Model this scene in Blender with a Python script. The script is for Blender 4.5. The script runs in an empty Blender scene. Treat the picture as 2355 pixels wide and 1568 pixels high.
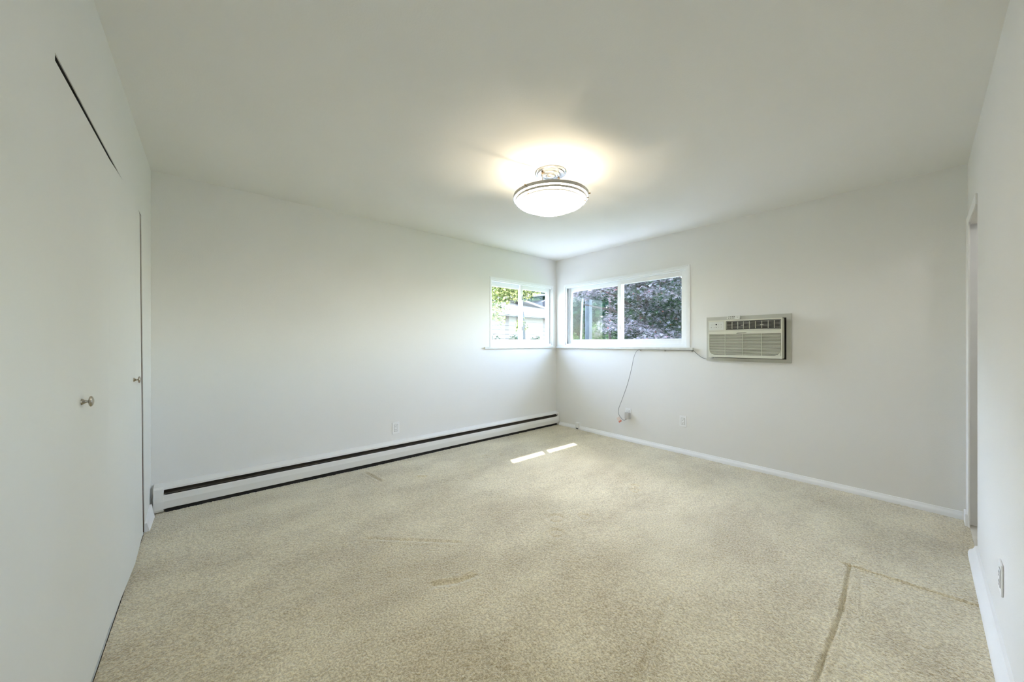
import bpy, bmesh, math, random
import numpy as np
from mathutils import Vector, Matrix

random.seed(4)
rng = np.random.default_rng(7)
sc = bpy.context.scene
COL = sc.collection

# ------------------------------------------------------------------ camera
FPX, HY = 810.65, 788.65
YAW = math.radians(49.3155)                       # room X axis lies this far right of the view axis
cam_d = bpy.data.cameras.new('camera')
cam_d.sensor_width = 36.0
cam_d.lens = 36.0 * FPX / 2355.0
cam_d.shift_y = (HY - 784.0) / 2355.0
cam_d.clip_start = 0.02
cam_d.clip_end = 200
cam = bpy.data.objects.new('camera', cam_d)
COL.objects.link(cam)
cam.location = (0, 0, 1.206)
fwd = Vector((math.cos(YAW), math.sin(YAW), 0))
cam.rotation_euler = fwd.to_track_quat('-Z', 'Y').to_euler()
sc.camera = cam

# ------------------------------------------------------------------ world, sun, exposure
w = bpy.data.worlds.new('sky')
sc.world = w
w.use_nodes = True
nt = w.node_tree
nt.nodes.clear()
wo = nt.nodes.new('ShaderNodeOutputWorld')
bg = nt.nodes.new('ShaderNodeBackground')
sky = nt.nodes.new('ShaderNodeTexSky')
sky.sky_type = 'NISHITA'
sky.sun_disc = False
sky.sun_elevation = math.radians(53)
sky.sun_rotation = math.radians(26)
sky.air_density = 1.0
sky.dust_density = 0.9
sky.ozone_density = 1.0
bg.inputs['Strength'].default_value = 2.8
hz = nt.nodes.new('ShaderNodeHueSaturation')      # hazy summer sky
hz.inputs['Saturation'].default_value = 0.75
nt.links.new(sky.outputs[0], hz.inputs['Color'])
nt.links.new(hz.outputs[0], bg.inputs[0])
nt.links.new(bg.outputs[0], wo.inputs[0])

sd = bpy.data.lights.new('sun', 'SUN')
sd.energy = 7.5
sd.angle = math.radians(0.6)
sd.color = (1.0, 0.97, 0.92)
sun = bpy.data.objects.new('sun', sd)
COL.objects.link(sun)
sun.rotation_euler = Vector((-0.325, -0.667, -1.0)).to_track_quat('-Z', 'Y').to_euler()
sun.location = (6, 9, 12)

sc.view_settings.view_transform = 'Standard'
sc.view_settings.look = 'None'
sc.view_settings.gamma = 1.0
sc.view_settings.use_curve_mapping = False
sc.view_settings.exposure = 0.80
sc.cycles.use_denoising = True
sc.cycles.max_bounces = 16
sc.cycles.diffuse_bounces = 12
sc.cycles.transparent_max_bounces = 16
sc.cycles.sample_clamp_indirect = 6.0

BOWL_EMIT = 11.5
BULB_EMIT = 1150.0

# ------------------------------------------------------------------ room numbers (metres)
XL, XB = -0.315, 3.963           # closet wall, far right wall
YR, YA = -0.206, 3.593           # right wall, far left wall
FZ, CZ = -0.012, 2.44            # carpet level, ceiling
WT = 0.16                        # wall thickness


# ------------------------------------------------------------------ materials
def mat(name, color, rough=0.6, metal=0.0, bump=0.0, bscale=200.0, var=0.0, vscale=3.0, spec=0.5,
        emit=None, estr=0.0, sheen=0.0, coat=0.0):
    m = bpy.data.materials.new(name)
    m.use_nodes = True
    t = m.node_tree
    b = t.nodes['Principled BSDF']
    b.inputs['Base Color'].default_value = (*color, 1)
    b.inputs['Roughness'].default_value = rough
    b.inputs['Metallic'].default_value = metal
    b.inputs['Specular IOR Level'].default_value = spec
    b.inputs['Sheen Weight'].default_value = sheen
    b.inputs['Coat Weight'].default_value = coat
    tc = t.nodes.new('ShaderNodeTexCoord')
    if var > 0:
        n = t.nodes.new('ShaderNodeTexNoise')
        n.inputs['Scale'].default_value = vscale
        n.inputs['Detail'].default_value = 4
        t.links.new(tc.outputs['Object'], n.inputs['Vector'])
        r = t.nodes.new('ShaderNodeMapRange')
        r.inputs['From Min'].default_value = 0.3
        r.inputs['From Max'].default_value = 0.7
        r.inputs['To Min'].default_value = 1 - var
        r.inputs['To Max'].default_value = 1 + var
        t.links.new(n.outputs['Fac'], r.inputs['Value'])
        h = t.nodes.new('ShaderNodeHueSaturation')
        h.inputs['Color'].default_value = (*color, 1)
        t.links.new(r.outputs['Result'], h.inputs['Value'])
        t.links.new(h.outputs['Color'], b.inputs['Base Color'])
    if bump > 0:
        n2 = t.nodes.new('ShaderNodeTexNoise')
        n2.inputs['Scale'].default_value = bscale
        n2.inputs['Detail'].default_value = 3
        t.links.new(tc.outputs['Object'], n2.inputs['Vector'])
        bp = t.nodes.new('ShaderNodeBump')
        bp.inputs['Strength'].default_value = bump
        bp.inputs['Distance'].default_value = 0.002
        t.links.new(n2.outputs['Fac'], bp.inputs['Height'])
        t.links.new(bp.outputs['Normal'], b.inputs['Normal'])
    if emit:
        b.inputs['Emission Color'].default_value = (*emit, 1)
        b.inputs['Emission Strength'].default_value = estr
    return m


M = {}
M['wall'] = mat('wall_paint', (0.785, 0.783, 0.77), 0.75, bump=0.25, bscale=160, var=0.008, vscale=1.5, spec=0.3)
M['ceil'] = mat('ceiling_paint', (0.79, 0.793, 0.778), 0.85, bump=0.2, bscale=140, var=0.012, vscale=1.2, spec=0.2)
M['door'] = mat('closet_door_paint', (0.735, 0.75, 0.73), 0.55, bump=0.12, bscale=90, var=0.01, vscale=2, spec=0.4)
M['trim'] = mat('white_trim_paint', (0.84, 0.85, 0.86), 0.45, bump=0.15, bscale=60, var=0.015, vscale=8)
M['vinyl'] = mat('white_window_vinyl', (0.86, 0.88, 0.90), 0.35, var=0.01, vscale=6)
M['gasket'] = mat('grey_track_gasket', (0.10, 0.11, 0.12), 0.6, var=0.1, vscale=30)
M['marble'] = mat('pale_marble', (0.66, 0.66, 0.63), 0.3, var=0.10, vscale=14)
M['heater'] = mat('heater_enamel', (0.80, 0.80, 0.79), 0.4, bump=0.08, bscale=30, var=0.012, vscale=4)
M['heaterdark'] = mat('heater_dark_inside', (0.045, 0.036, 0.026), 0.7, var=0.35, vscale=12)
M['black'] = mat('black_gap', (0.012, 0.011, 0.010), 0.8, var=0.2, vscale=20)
M['jambwood'] = mat('brown_jamb_wood', (0.07, 0.032, 0.02), 0.7, var=0.3, vscale=10)
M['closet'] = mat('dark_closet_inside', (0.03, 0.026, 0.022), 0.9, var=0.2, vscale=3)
M['acplate'] = mat('sleeve_plate_beige', (0.50, 0.50, 0.45), 0.6, var=0.05, vscale=8)
M['ac'] = mat('conditioner_cream_plastic', (0.66, 0.66, 0.57), 0.45, var=0.02, vscale=10)
M['acpanel'] = mat('conditioner_panel_grey', (0.66, 0.68, 0.64), 0.4, var=0.02, vscale=10)
M['acdark'] = mat('conditioner_dark_inside', (0.028, 0.028, 0.03), 0.7, var=0.2, vscale=20)
M['acolive'] = mat('conditioner_intake_backing', (0.10, 0.095, 0.068), 0.8, var=0.2, vscale=20)
M['acmid'] = mat('conditioner_vane_grey', (0.52, 0.52, 0.47), 0.5, var=0.05, vscale=20)
M['remote'] = mat('remote_ivory_plastic', (0.78, 0.79, 0.73), 0.4, var=0.02, vscale=20)
M['button'] = mat('grey_button', (0.13, 0.13, 0.12), 0.5, var=0.1, vscale=40)
M['plate'] = mat('white_wall_plate', (0.84, 0.85, 0.86), 0.35, var=0.01, vscale=20)
M['slot'] = mat('socket_slot', (0.12, 0.12, 0.12), 0.6, var=0.1, vscale=40)
M['cord'] = mat('grey_cord', (0.30, 0.31, 0.31), 0.5, var=0.05, vscale=20)
M['plug'] = mat('grey_plug', (0.50, 0.49, 0.47), 0.5, var=0.05, vscale=20)
M['tag'] = mat('paper_tag', (0.72, 0.62, 0.57), 0.7, var=0.05, vscale=30)
M['red'] = mat('red_print', (0.62, 0.22, 0.17), 0.7, var=0.1, vscale=30)
M['nickel'] = mat('brushed_nickel', (0.50, 0.49, 0.47), 0.32, metal=1.0, var=0.05, vscale=30)
M['nickeldark'] = mat('nickel_knob', (0.42, 0.39, 0.34), 0.22, metal=1.0, var=0.05, vscale=30)
M['canopy'] = mat('chrome_canopy', (0.42, 0.43, 0.45), 0.2, metal=1.0, var=0.02, vscale=30)
M['brasswarm'] = mat('warm_screw', (0.45, 0.33, 0.20), 0.3, metal=1.0, var=0.05, vscale=30)
M['bowl'] = mat('frosted_lit_glass', (0.85, 0.82, 0.75), 0.4, emit=(1.0, 0.92, 0.79), estr=BOWL_EMIT)
M['bulb'] = mat('lit_bulb', (0.9, 0.85, 0.75), 0.4, emit=(1.0, 0.84, 0.62), estr=BULB_EMIT)
M['pan'] = mat('white_lamp_pan', (0.8, 0.78, 0.72), 0.5, var=0.01)
M['tile'] = mat('hall_tile', (0.72, 0.70, 0.65), 0.35, var=0.12, vscale=5)
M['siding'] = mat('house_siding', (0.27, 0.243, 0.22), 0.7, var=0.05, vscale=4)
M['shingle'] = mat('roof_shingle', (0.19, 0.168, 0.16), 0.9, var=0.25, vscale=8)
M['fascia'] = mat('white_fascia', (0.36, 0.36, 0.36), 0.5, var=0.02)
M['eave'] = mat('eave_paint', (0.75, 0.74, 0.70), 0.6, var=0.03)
M['lawn'] = mat('lawn_grass', (0.11, 0.17, 0.045), 0.9, bump=0.6, bscale=20, var=0.3, vscale=2)
M['barkgrey'] = mat('grey_bark', (0.05, 0.06, 0.065), 0.9, bump=0.8, bscale=20, var=0.25, vscale=6)
M['barkpale'] = mat('pale_bark', (0.30, 0.31, 0.29), 0.9, bump=0.6, bscale=20, var=0.2, vscale=6)
M['barkbrown'] = mat('brown_bark', (0.035, 0.026, 0.02), 0.9, bump=0.8, bscale=20, var=0.25, vscale=6)


# (leaf tints differ leaf by leaf)
def leaf_mat(name, stops, rough=0.4, spec=0.03):
    m = bpy.data.materials.new(name)
    m.use_nodes = True
    t = m.node_tree
    b = t.nodes['Principled BSDF']
    b.inputs['Roughness'].default_value = rough
    b.inputs['Specular IOR Level'].default_value = spec
    a = t.nodes.new('ShaderNodeAttribute')
    a.attribute_name = 'leaf_tint'
    cr = t.nodes.new('ShaderNodeValToRGB')
    e = cr.color_ramp.elements
    e[0].position, e[0].color = stops[0][0], (*stops[0][1], 1)
    e[1].position, e[1].color = stops[-1][0], (*stops[-1][1], 1)
    for p, c in stops[1:-1]:
        k = e.new(p)
        k.color = (*c, 1)
    t.links.new(a.outputs['Fac'], cr.inputs['Fac'])
    t.links.new(cr.outputs['Color'], b.inputs['Base Color'])
    # thin leaves let some light through
    tr = t.nodes.new('ShaderNodeBsdfTranslucent')
    t.links.new(cr.outputs['Color'], tr.inputs['Color'])
    mx = t.nodes.new('ShaderNodeMixShader')
    mx.inputs[0].default_value = 0.3
    out = t.nodes['Material Output']
    t.links.new(b.outputs[0], mx.inputs[1])
    t.links.new(tr.outputs[0], mx.inputs[2])
    t.links.new(mx.outputs[0], out.inputs[0])
    return m


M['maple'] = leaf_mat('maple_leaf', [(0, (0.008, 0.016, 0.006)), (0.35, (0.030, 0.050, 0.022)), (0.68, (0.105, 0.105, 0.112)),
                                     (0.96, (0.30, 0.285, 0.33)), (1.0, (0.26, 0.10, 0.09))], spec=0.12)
M['darkleaf'] = leaf_mat('dark_green_leaf', [(0, (0.006, 0.018, 0.012)), (0.6, (0.020, 0.048, 0.030)), (1.0, (0.06, 0.11, 0.044))])
M['hedgeleaf'] = leaf_mat('bright_hedge_leaf', [(0, (0.02, 0.05, 0.015)), (0.6, (0.05, 0.10, 0.035)), (1.0, (0.12, 0.17, 0.07))])
M['yellowleaf'] = leaf_mat('yellow_green_leaf', [(0, (0.03, 0.06, 0.02)), (0.5, (0.20, 0.22, 0.07)), (1.0, (0.50, 0.47, 0.18))])

# glass: mostly see-through, a little mirror
g = bpy.data.materials.new('window_glass')
g.use_nodes = True
t = g.node_tree
t.nodes.clear()
o_ = t.nodes.new('ShaderNodeOutputMaterial')
mx = t.nodes.new('ShaderNodeMixShader')
tp = t.nodes.new('ShaderNodeBsdfTransparent')
gl = t.nodes.new('ShaderNodeBsdfGlossy')
gl.inputs['Roughness'].default_value = 0.01
lw = t.nodes.new('ShaderNodeLayerWeight')
lw.inputs['Blend'].default_value = 0.5
pw = t.nodes.new('ShaderNodeMath')
pw.operation = 'POWER'
pw.inputs[1].default_value = 5.0
ad = t.nodes.new('ShaderNodeMath')
ad.operation = 'MULTIPLY_ADD'
ad.inputs[1].default_value = 0.2
ad.inputs[2].default_value = 0.008
t.links.new(lw.outputs['Facing'], pw.inputs[0])
t.links.new(pw.outputs[0], ad.inputs[0])
tp.inputs['Color'].default_value = (0.97, 0.985, 0.99, 1)
t.links.new(ad.outputs[0], mx.inputs[0])
t.links.new(tp.outputs[0], mx.inputs[1])
t.links.new(gl.outputs[0], mx.inputs[2])
t.links.new(mx.outputs[0], o_.inputs[0])
M['glass'] = g


def carpet_material():
    m = bpy.data.materials.new('beige_cut_pile_carpet')
    m.use_nodes = True
    t = m.node_tree
    b = t.nodes['Principled BSDF']
    b.inputs['Roughness'].default_value = 0.95
    b.inputs['Specular IOR Level'].default_value = 0.15
    b.inputs['Sheen Weight'].default_value = 0.7
    b.inputs['Sheen Roughness'].default_value = 0.55
    b.inputs['Sheen Tint'].default_value = (0.88, 0.95, 1.0, 1)
    tc = t.nodes.new('ShaderNodeTexCoord')

    def noise(scale, detail, rough=0.5, stretch=None, rot=0):
        n = t.nodes.new('ShaderNodeTexNoise')
        n.inputs['Scale'].default_value = scale
        n.inputs['Detail'].default_value = detail
        n.inputs['Roughness'].default_value = rough
        if stretch:
            mp = t.nodes.new('ShaderNodeMapping')
            mp.inputs['Scale'].default_value = stretch
            mp.inputs['Rotation'].default_value = (0, 0, rot)
            t.links.new(tc.outputs['Object'], mp.inputs['Vector'])
            t.links.new(mp.outputs['Vector'], n.inputs['Vector'])
        else:
            t.links.new(tc.outputs['Object'], n.inputs['Vector'])
        return n.outputs['Fac']

    def rng_(v, a, b_, c, d):
        r = t.nodes.new('ShaderNodeMapRange')
        for k, x in zip(('From Min', 'From Max', 'To Min', 'To Max'), (a, b_, c, d)):
            r.inputs[k].default_value = x
        t.links.new(v, r.inputs['Value'])
        return r.outputs['Result']

    def math_(op, a, b_):
        r = t.nodes.new('ShaderNodeMath')
        r.operation = op
        for k, x in ((0, a), (1, b_)):
            if isinstance(x, (int, float)):
                r.inputs[k].default_value = x
            else:
                t.links.new(x, r.inputs[k])
        return r.outputs[0]

    tuft = noise(115, 2.5, 0.6)
    patch = noise(1.5, 5, 0.6, (1.0, 1.7, 1), 0.5)       # brushed pile lying one way or the other
    soil = noise(0.8, 3)
    f1 = rng_(tuft, 0.35, 0.65, 0.0, 1.0)
    f2 = rng_(patch, 0.36, 0.64, 0.0, 1.0)
    mix = t.nodes.new('ShaderNodeMix')
    mix.data_type = 'RGBA'
    mix.inputs[6].default_value = (0.35, 0.262, 0.125, 1)
    mix.inputs[7].default_value = (0.87, 0.775, 0.535, 1)
    fac = math_('ADD', math_('MULTIPLY', f1, 0.64), math_('MULTIPLY', f2, 0.36))
    t.links.new(fac, mix.inputs[0])
    h = t.nodes.new('ShaderNodeHueSaturation')
    t.links.new(mix.outputs[2], h.inputs['Color'])
    t.links.new(rng_(soil, 0.3, 0.7, 0.94, 1.05), h.inputs['Value'])
    t.links.new(h.outputs['Color'], b.inputs['Base Color'])
    bp = t.nodes.new('ShaderNodeBump')
    bp.inputs['Strength'].default_value = 0.9
    bp.inputs['Distance'].default_value = 0.008
    t.links.new(tuft, bp.inputs['Height'])
    t.links.new(bp.outputs['Normal'], b.inputs['Normal'])
    return m


M['carpet'] = carpet_material()


# ------------------------------------------------------------------ mesh helpers
class MB:
    def __init__(self):
        self.bm = bmesh.new()

    def box(self, x0, x1, y0, y1, z0, z1, bevel=0.0):
        tmp = bmesh.new()
        bmesh.ops.create_cube(tmp, size=1)
        for v in tmp.verts:
            v.co = Vector((x0 + (v.co.x + .5) * (x1 - x0), y0 + (v.co.y + .5) * (y1 - y0), z0 + (v.co.z + .5) * (z1 - z0)))
        if bevel > 0:
            bmesh.ops.bevel(tmp, geom=tmp.edges[:], offset=bevel, segments=2, affect='EDGES', profile=0.6)
        self.merge(tmp)
        return self

    def merge(self, tmp):
        me = bpy.data.meshes.new('t')
        tmp.to_mesh(me)
        tmp.free()
        self.bm.from_mesh(me)
        bpy.data.meshes.remove(me)

    def hexa(self, pts):
        """eight corners: bottom ring of four then top ring of four"""
        v = [self.bm.verts.new(p) for p in pts]
        for f in ((3, 2, 1, 0), (4, 5, 6, 7), (0, 1, 5, 4), (1, 2, 6, 5), (2, 3, 7, 6), (3, 0, 4, 7)):
            self.bm.faces.new([v[i] for i in f])
        return self

    def prism(self, prof, axis, a0, a1):
        """closed 2D profile swept along axis 0 (X) or 1 (Y); profile is (other, z)"""
        def P(a, p):
            return (a, p[0], p[1]) if axis == 0 else (p[0], a, p[1])
        A = [self.bm.verts.new(P(a0, p)) for p in prof]
        B = [self.bm.verts.new(P(a1, p)) for p in prof]
        n = len(prof)
        for i in range(n):
            j = (i + 1) % n
            self.bm.faces.new((A[i], A[j], B[j], B[i]))
        self.bm.faces.new(A[::-1])
        self.bm.faces.new(B)
        return self

    def lathe(self, prof, center, axis='Z', seg=48, closed=False, caps=True):
        rings = []
        for r, h in prof:
            ring = []
            for k in range(seg):
                a = 2 * math.pi * k / seg
                c, s = r * math.cos(a), r * math.sin(a)
                p = {'Z': (c, s, h), 'X': (h, c, s), 'Y': (c, h, s)}[axis]
                ring.append(self.bm.verts.new(Vector(p) + Vector(center)))
            rings.append(ring)
        pairs = list(zip(rings, rings[1:]))
        if closed:
            pairs.append((rings[-1], rings[0]))
        for a, b in pairs:
            for k in range(seg):
                j = (k + 1) % seg
                self.bm.faces.new((a[k], a[j], b[j], b[k]))
        if not closed and caps:
            for ring in (rings[0], rings[-1]):
                try:
                    self.bm.faces.new(ring)
                except ValueError:
                    pass
        return self

    def tube(self, pts, rad, seg=10, taper=None):
        pts = [Vector(p) for p in pts]
        rings = []
        up = Vector((0, 0, 1))
        for i, p in enumerate(pts):
            d = (pts[min(i + 1, len(pts) - 1)] - pts[max(i - 1, 0)]).normalized()
            u = d.cross(up)
            if u.length < 0.05:
                u = d.cross(Vector((1, 0, 0)))
            u.normalize()
            v = d.cross(u).normalized()
            r = taper[i] if taper else rad
            rings.append([self.bm.verts.new(p + u * r * math.cos(2 * math.pi * k / seg) + v * r * math.sin(2 * math.pi * k / seg)) for k in range(seg)])
        for a, b in zip(rings, rings[1:]):
            for k in range(seg):
                j = (k + 1) % seg
                self.bm.faces.new((a[k], a[j], b[j], b[k]))
        self.bm.faces.new(rings[0])
        self.bm.faces.new(rings[-1])
        return self

    def build(self, name, m, parent=None, smooth=False, label=None, kind=None):
        bmesh.ops.recalc_face_normals(self.bm, faces=self.bm.faces[:])
        me = bpy.data.meshes.new(name)
        self.bm.to_mesh(me)
        self.bm.free()
        me.materials.append(m)
        if smooth:
            for p in me.polygons:
                p.use_smooth = True
            try:
                me.set_sharp_from_angle(angle=math.radians(40))
            except Exception:
                pass
        o = bpy.data.objects.new(name, me)
        COL.objects.link(o)
        if parent is not None:
            o.parent = parent
            # world coordinates are baked in the mesh, so cancel the parent's placement
            o.matrix_parent_inverse = parent_matrix(parent).inverted()
        if label:
            o['label'] = label
        if kind:
            o['kind'] = kind
        return o


def parent_matrix(p):
    m = Matrix.LocRotScale(p.location, p.rotation_euler, p.scale)
    if p.parent is not None:
        m = parent_matrix(p.parent) @ p.matrix_parent_inverse @ m
    return m


def empty(name, loc, label=None, cat=None, group=None, kind=None):
    o = bpy.data.objects.new(name, None)
    o.empty_display_size = 0.1
    o.location = loc
    COL.objects.link(o)
    for k, v in (('label', label), ('category', cat), ('group', group), ('kind', kind)):
        if v:
            o[k] = v
    return o


def tag(o, label, cat, group=None):
    o['label'] = label
    o['category'] = cat
    if group:
        o['group'] = group
    return o


def struct(o, label=None):
    o['kind'] = 'structure'
    if label:
        o['label'] = label
    return o


# ------------------------------------------------------------------ floor
def make_floor():
    x0, x1, y0, y1 = XL, XB, YR, YA
    nx, ny = 600, 530
    xs = np.linspace(x0, x1, nx)
    ys = np.linspace(y0, y1, ny)
    X, Y = np.meshgrid(xs, ys, indexing='ij')
    Z = np.zeros_like(X)

    def crease(ax, ay, bx, by, depth, wdt, step=0.0):
        dx, dy = bx - ax, by - ay
        L = math.hypot(dx, dy)
        tx, ty = dx / L, dy / L
        u = (X - ax) * tx + (Y - ay) * ty
        v = -(X - ax) * ty + (Y - ay) * tx
        inside = np.clip(np.minimum(u, L - u) / 0.03 + 1, 0, 1)
        Z[...] += inside * (-depth * np.exp(-(v / wdt) ** 2) + step * np.exp(-((np.abs(v) - 2.2 * wdt) / wdt) ** 2))

    crease(2.66, 0.274, 2.70, -0.20, 0.011, 0.008, 0.003)
    crease(2.652, 0.256, 2.2, 0.236, 0.009, 0.0065, 0.003)
    crease(2.2, 0.236, 1.75, 0.247, 0.008, 0.0065, 0.003)
    crease(1.75, 0.247, 1.45, 0.240, 0.006, 0.0065, 0.002)
    crease(2.45, 0.20, 2.05, 0.14, 0.004, 0.010, 0.001)
    crease(1.65, 0.78, 1.00, 0.62, 0.005, 0.012, 0.002)
    crease(0.86, 1.60, 0.95, 1.55, 0.010, 0.016, 0.003)
    crease(0.98, 1.54, 1.05, 1.53, 0.010, 0.016, 0.003)
    crease(0.75, 2.25, 1.15, 1.85, 0.005, 0.012, 0.002)
    crease(1.12, 3.40, 1.15, 3.12, 0.009, 0.012, 0.004)
    crease(1.45, 3.00, 1.50, 2.96, 0.009, 0.012, 0.003)
    for cx, cy, r, d in ((1.837, 1.665, 0.050, 0.007), (2.0, 1.55, 0.035, 0.006), (1.69, 1.53, 0.045, 0.006), (2.753, 1.596, 0.03, 0.009),
                         (2.67, 1.548, 0.035, 0.008), (2.25, 3.05, 0.04, 0.006), (2.42, 2.98, 0.03, 0.005)):
        q = np.hypot(X - cx, Y - cy)
        Z -= d * np.exp(-((q - r) / 0.012) ** 2) + 0.3 * d * (q < r)
    # gentle waviness and tufts
    Z += 0.0018 * np.sin(X * 3.1 + 1.2 * np.sin(Y * 2.3)) + 0.0016 * np.sin(Y * 4.1 + X * 1.7)
    Z += rng.normal(0, 0.0012, Z.shape)
    V = np.stack([X, Y, Z + FZ], -1).reshape(-1, 3)
    i = np.arange(nx - 1)[:, None] * ny + np.arange(ny - 1)[None, :]
    F = np.stack([i, i + ny, i + ny + 1, i + 1], -1).reshape(-1, 4)
    me = bpy.data.meshes.new('floor')
    me.from_pydata(V.tolist(), [], F.tolist())
    me.materials.append(M['carpet'])
    for p in me.polygons:
        p.use_smooth = True
    o = bpy.data.objects.new('floor', me)
    COL.objects.link(o)
    struct(o, 'beige cut pile carpet with creases, dents and brushed patches')


make_floor()

# ------------------------------------------------------------------ ceiling and eaves
struct(MB().box(XL - 1.0, XB + WT, -1.9, YA + WT, CZ, CZ + 0.10).build('ceiling', M['ceil']), 'plain white painted ceiling')

# window openings
AX0, AX1 = 2.718, 3.895           # window in the far left wall
BY0, BY1 = 1.664, 3.432           # window in the far right wall
WZ0, WZ1 = 1.155, 2.047

wl = MB()
wl.box(XL - WT, AX0, YA, YA + WT, FZ - .3, CZ).box(AX1, XB + WT, YA, YA + WT, FZ - .3, CZ)
wl.box(AX0, AX1, YA, YA + WT, FZ - .3, WZ0).box(AX0, AX1, YA, YA + WT, WZ1, CZ)
struct(wl.build('wall_far_left', M['wall']), 'long white wall above the baseboard heater')

wb = MB()
wb.box(XB, XB + WT, BY1, YA, FZ - .3, CZ).box(XB, XB + WT, -1.9, BY0, FZ - .3, CZ)
wb.box(XB, XB + WT, BY0, BY1, FZ - .3, WZ0).box(XB, XB + WT, BY0, BY1, WZ1, CZ)
struct(wb.build('wall_far_right', M['wall']), 'white wall that holds the air conditioner')

# closet wall: header above the doors and a narrow stub beside them
HZ = 1.990
STUB0 = 3.185
wc = MB()
wc.box(XL - 0.12, XL, YR - .12, YA, HZ, CZ)
wc.hexa([(XL - .12, STUB0 + .095, FZ - .1), (XL, STUB0 + .095, FZ - .1), (XL, YA, FZ - .1), (XL - .12, YA, FZ - .1),
         (XL - .12, STUB0 - .065, HZ), (XL, STUB0 - .065, HZ), (XL, YA, HZ), (XL - .12, YA, HZ)])
wc.box(XL - 0.12, XL, YR - .12, 0.08, FZ - .1, HZ)
struct(wc.build('wall_left', M['door']), 'white closet wall with a deep header above the doors')
# closet interior
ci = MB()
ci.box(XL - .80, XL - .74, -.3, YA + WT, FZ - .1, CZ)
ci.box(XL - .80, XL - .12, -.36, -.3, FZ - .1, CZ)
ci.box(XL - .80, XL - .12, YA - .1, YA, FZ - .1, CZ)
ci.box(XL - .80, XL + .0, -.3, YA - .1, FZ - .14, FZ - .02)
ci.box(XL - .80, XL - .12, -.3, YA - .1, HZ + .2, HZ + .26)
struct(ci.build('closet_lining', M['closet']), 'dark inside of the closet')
struct(MB().box(XL - .112, XL - .0025, .1, STUB0 - .07, HZ - .003, HZ - .0003).build('header_gap_shade', M['black']), 'black strip painted in as the shade under the closet header')  # black strip puts the shade of the gap into colour
jb = MB().hexa([(XL - .118, STUB0 + .085, FZ), (XL - .004, STUB0 + .085, FZ), (XL - .004, STUB0 + .097, FZ), (XL - .118, STUB0 + .097, FZ),
                (XL - .118, STUB0 - .075, HZ), (XL - .004, STUB0 - .075, HZ), (XL - .004, STUB0 - .063, HZ), (XL - .118, STUB0 - .063, HZ)])
struct(jb.build('trim_1', M['jambwood']), 'bare brown jamb edge beside the closet door')

# right wall with a doorway at its far end
OX = 3.324
wr = MB()
NX0, NX1, NZ0, NZ1 = .35, .90, 1.00, 1.60          # window added out of view to brighten the near side
wr.box(XL - .12, NX0, YR - .11, YR, FZ - .1, CZ).box(NX1, OX, YR - .11, YR, FZ - .1, CZ)
wr.box(NX0, NX1, YR - .11, YR, FZ - .1, NZ0).box(NX0, NX1, YR - .11, YR, NZ1, CZ)
wr.box(OX, XB, YR - .11, YR, 2.0, CZ)
struct(wr.build('wall_right', M['wall']), 'white wall at the right edge beside the camera')
hw = MB()
hw.box(2.2, XB, -1.9, -1.8, FZ - .1, CZ).box(2.1, 2.2, -1.9, YR - .11, FZ - .1, CZ)
struct(hw.build('wall_hall', M['wall']))
struct(MB().box(3.890, 3.945, -1.8, YR - .040, FZ, 2.0).build('door_3', mat('hall_door_paint', (0.60, 0.58, 0.53), .6, var=.02)), 'greyish door leaf folded back in the hall')
jm = MB()
jm.box(3.87, XB, YR - .040, YR + .002, FZ, 2.0)
jm.box(3.80, XB, YR, YR + .008, FZ, 2.062, 0.002)
jm.box(OX, 3.80, YR, YR + .008, 2.0, 2.062, 0.002)
struct(jm.build('trim_2', M['trim']), 'white casing around the doorway on the right')
struct(MB().box(3.81, 3.93, YR + .002, YR + .020, FZ, 0.070, 0.005).build('trim_3', M['trim']), 'white plinth block at the foot of the door casing')

w3 = empty('added_window', ((NX0 + NX1) / 2, YR, NZ0), 'added unseen window letting extra daylight in beside the camera', kind='structure')
wf = MB()
for a in ((NX0, NX0 + .05, NZ0, NZ1), (NX1 - .05, NX1, NZ0, NZ1), (NX0, NX1, NZ0, NZ0 + .05), (NX0, NX1, NZ1 - .05, NZ1), ((NX0 + NX1) / 2 - .03, (NX0 + NX1) / 2 + .03, NZ0, NZ1)):
    wf.box(a[0], a[1], YR - .09, YR - .04, a[2], a[3], .002)
wf.build('frame', M['vinyl'], w3)
MB().box(NX0 + .04, NX1 - .04, YR - .068, YR - .062, NZ0 + .04, NZ1 - .04).build('glass', M['glass'], w3)

hg = MB().lathe([(.02, 2.44), (.05, 2.435), (.05, 2.40), (.08, 2.38), (.10, 2.33), (.10, 2.30), (.085, 2.25), (.05, 2.21), (.004, 2.20)], (2.9, -1.15, 0), 'Z', 24)  # added light source, out of view, to lift the dim hall
struct(hg.build('added_hall_globe', mat('added_globe_glow', (.8, .8, .78), .5, emit=(1, .97, .92), estr=11.0), smooth=True), 'added unseen globe that brightens the hall')

# tiled hall floor, tile by tile
hf = struct(MB().box(2.2, XB, -1.8, YR, FZ - .06, FZ - .014).build('floor_hall', mat('tile_grout', (0.25, 0.24, 0.22), .9, var=.05)), 'tiled floor of the hall')
tile_me = None
for i in range(5):
    for j in range(5):
        x0, y0 = 2.24 + i * .345, YR - .307 - j * .31
        if x0 + .34 > XB:
            continue
        if tile_me is None:
            to = MB().box(0, .34, 0, .305, 0, .012, .002).build('tile', M['tile'], hf)
            tile_me = to.data
        else:
            to = bpy.data.objects.new('tile', tile_me)
            COL.objects.link(to)
            to.parent = hf
        to.location = (x0, y0, FZ - .015 + random.uniform(-.0005, .0005))


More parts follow.
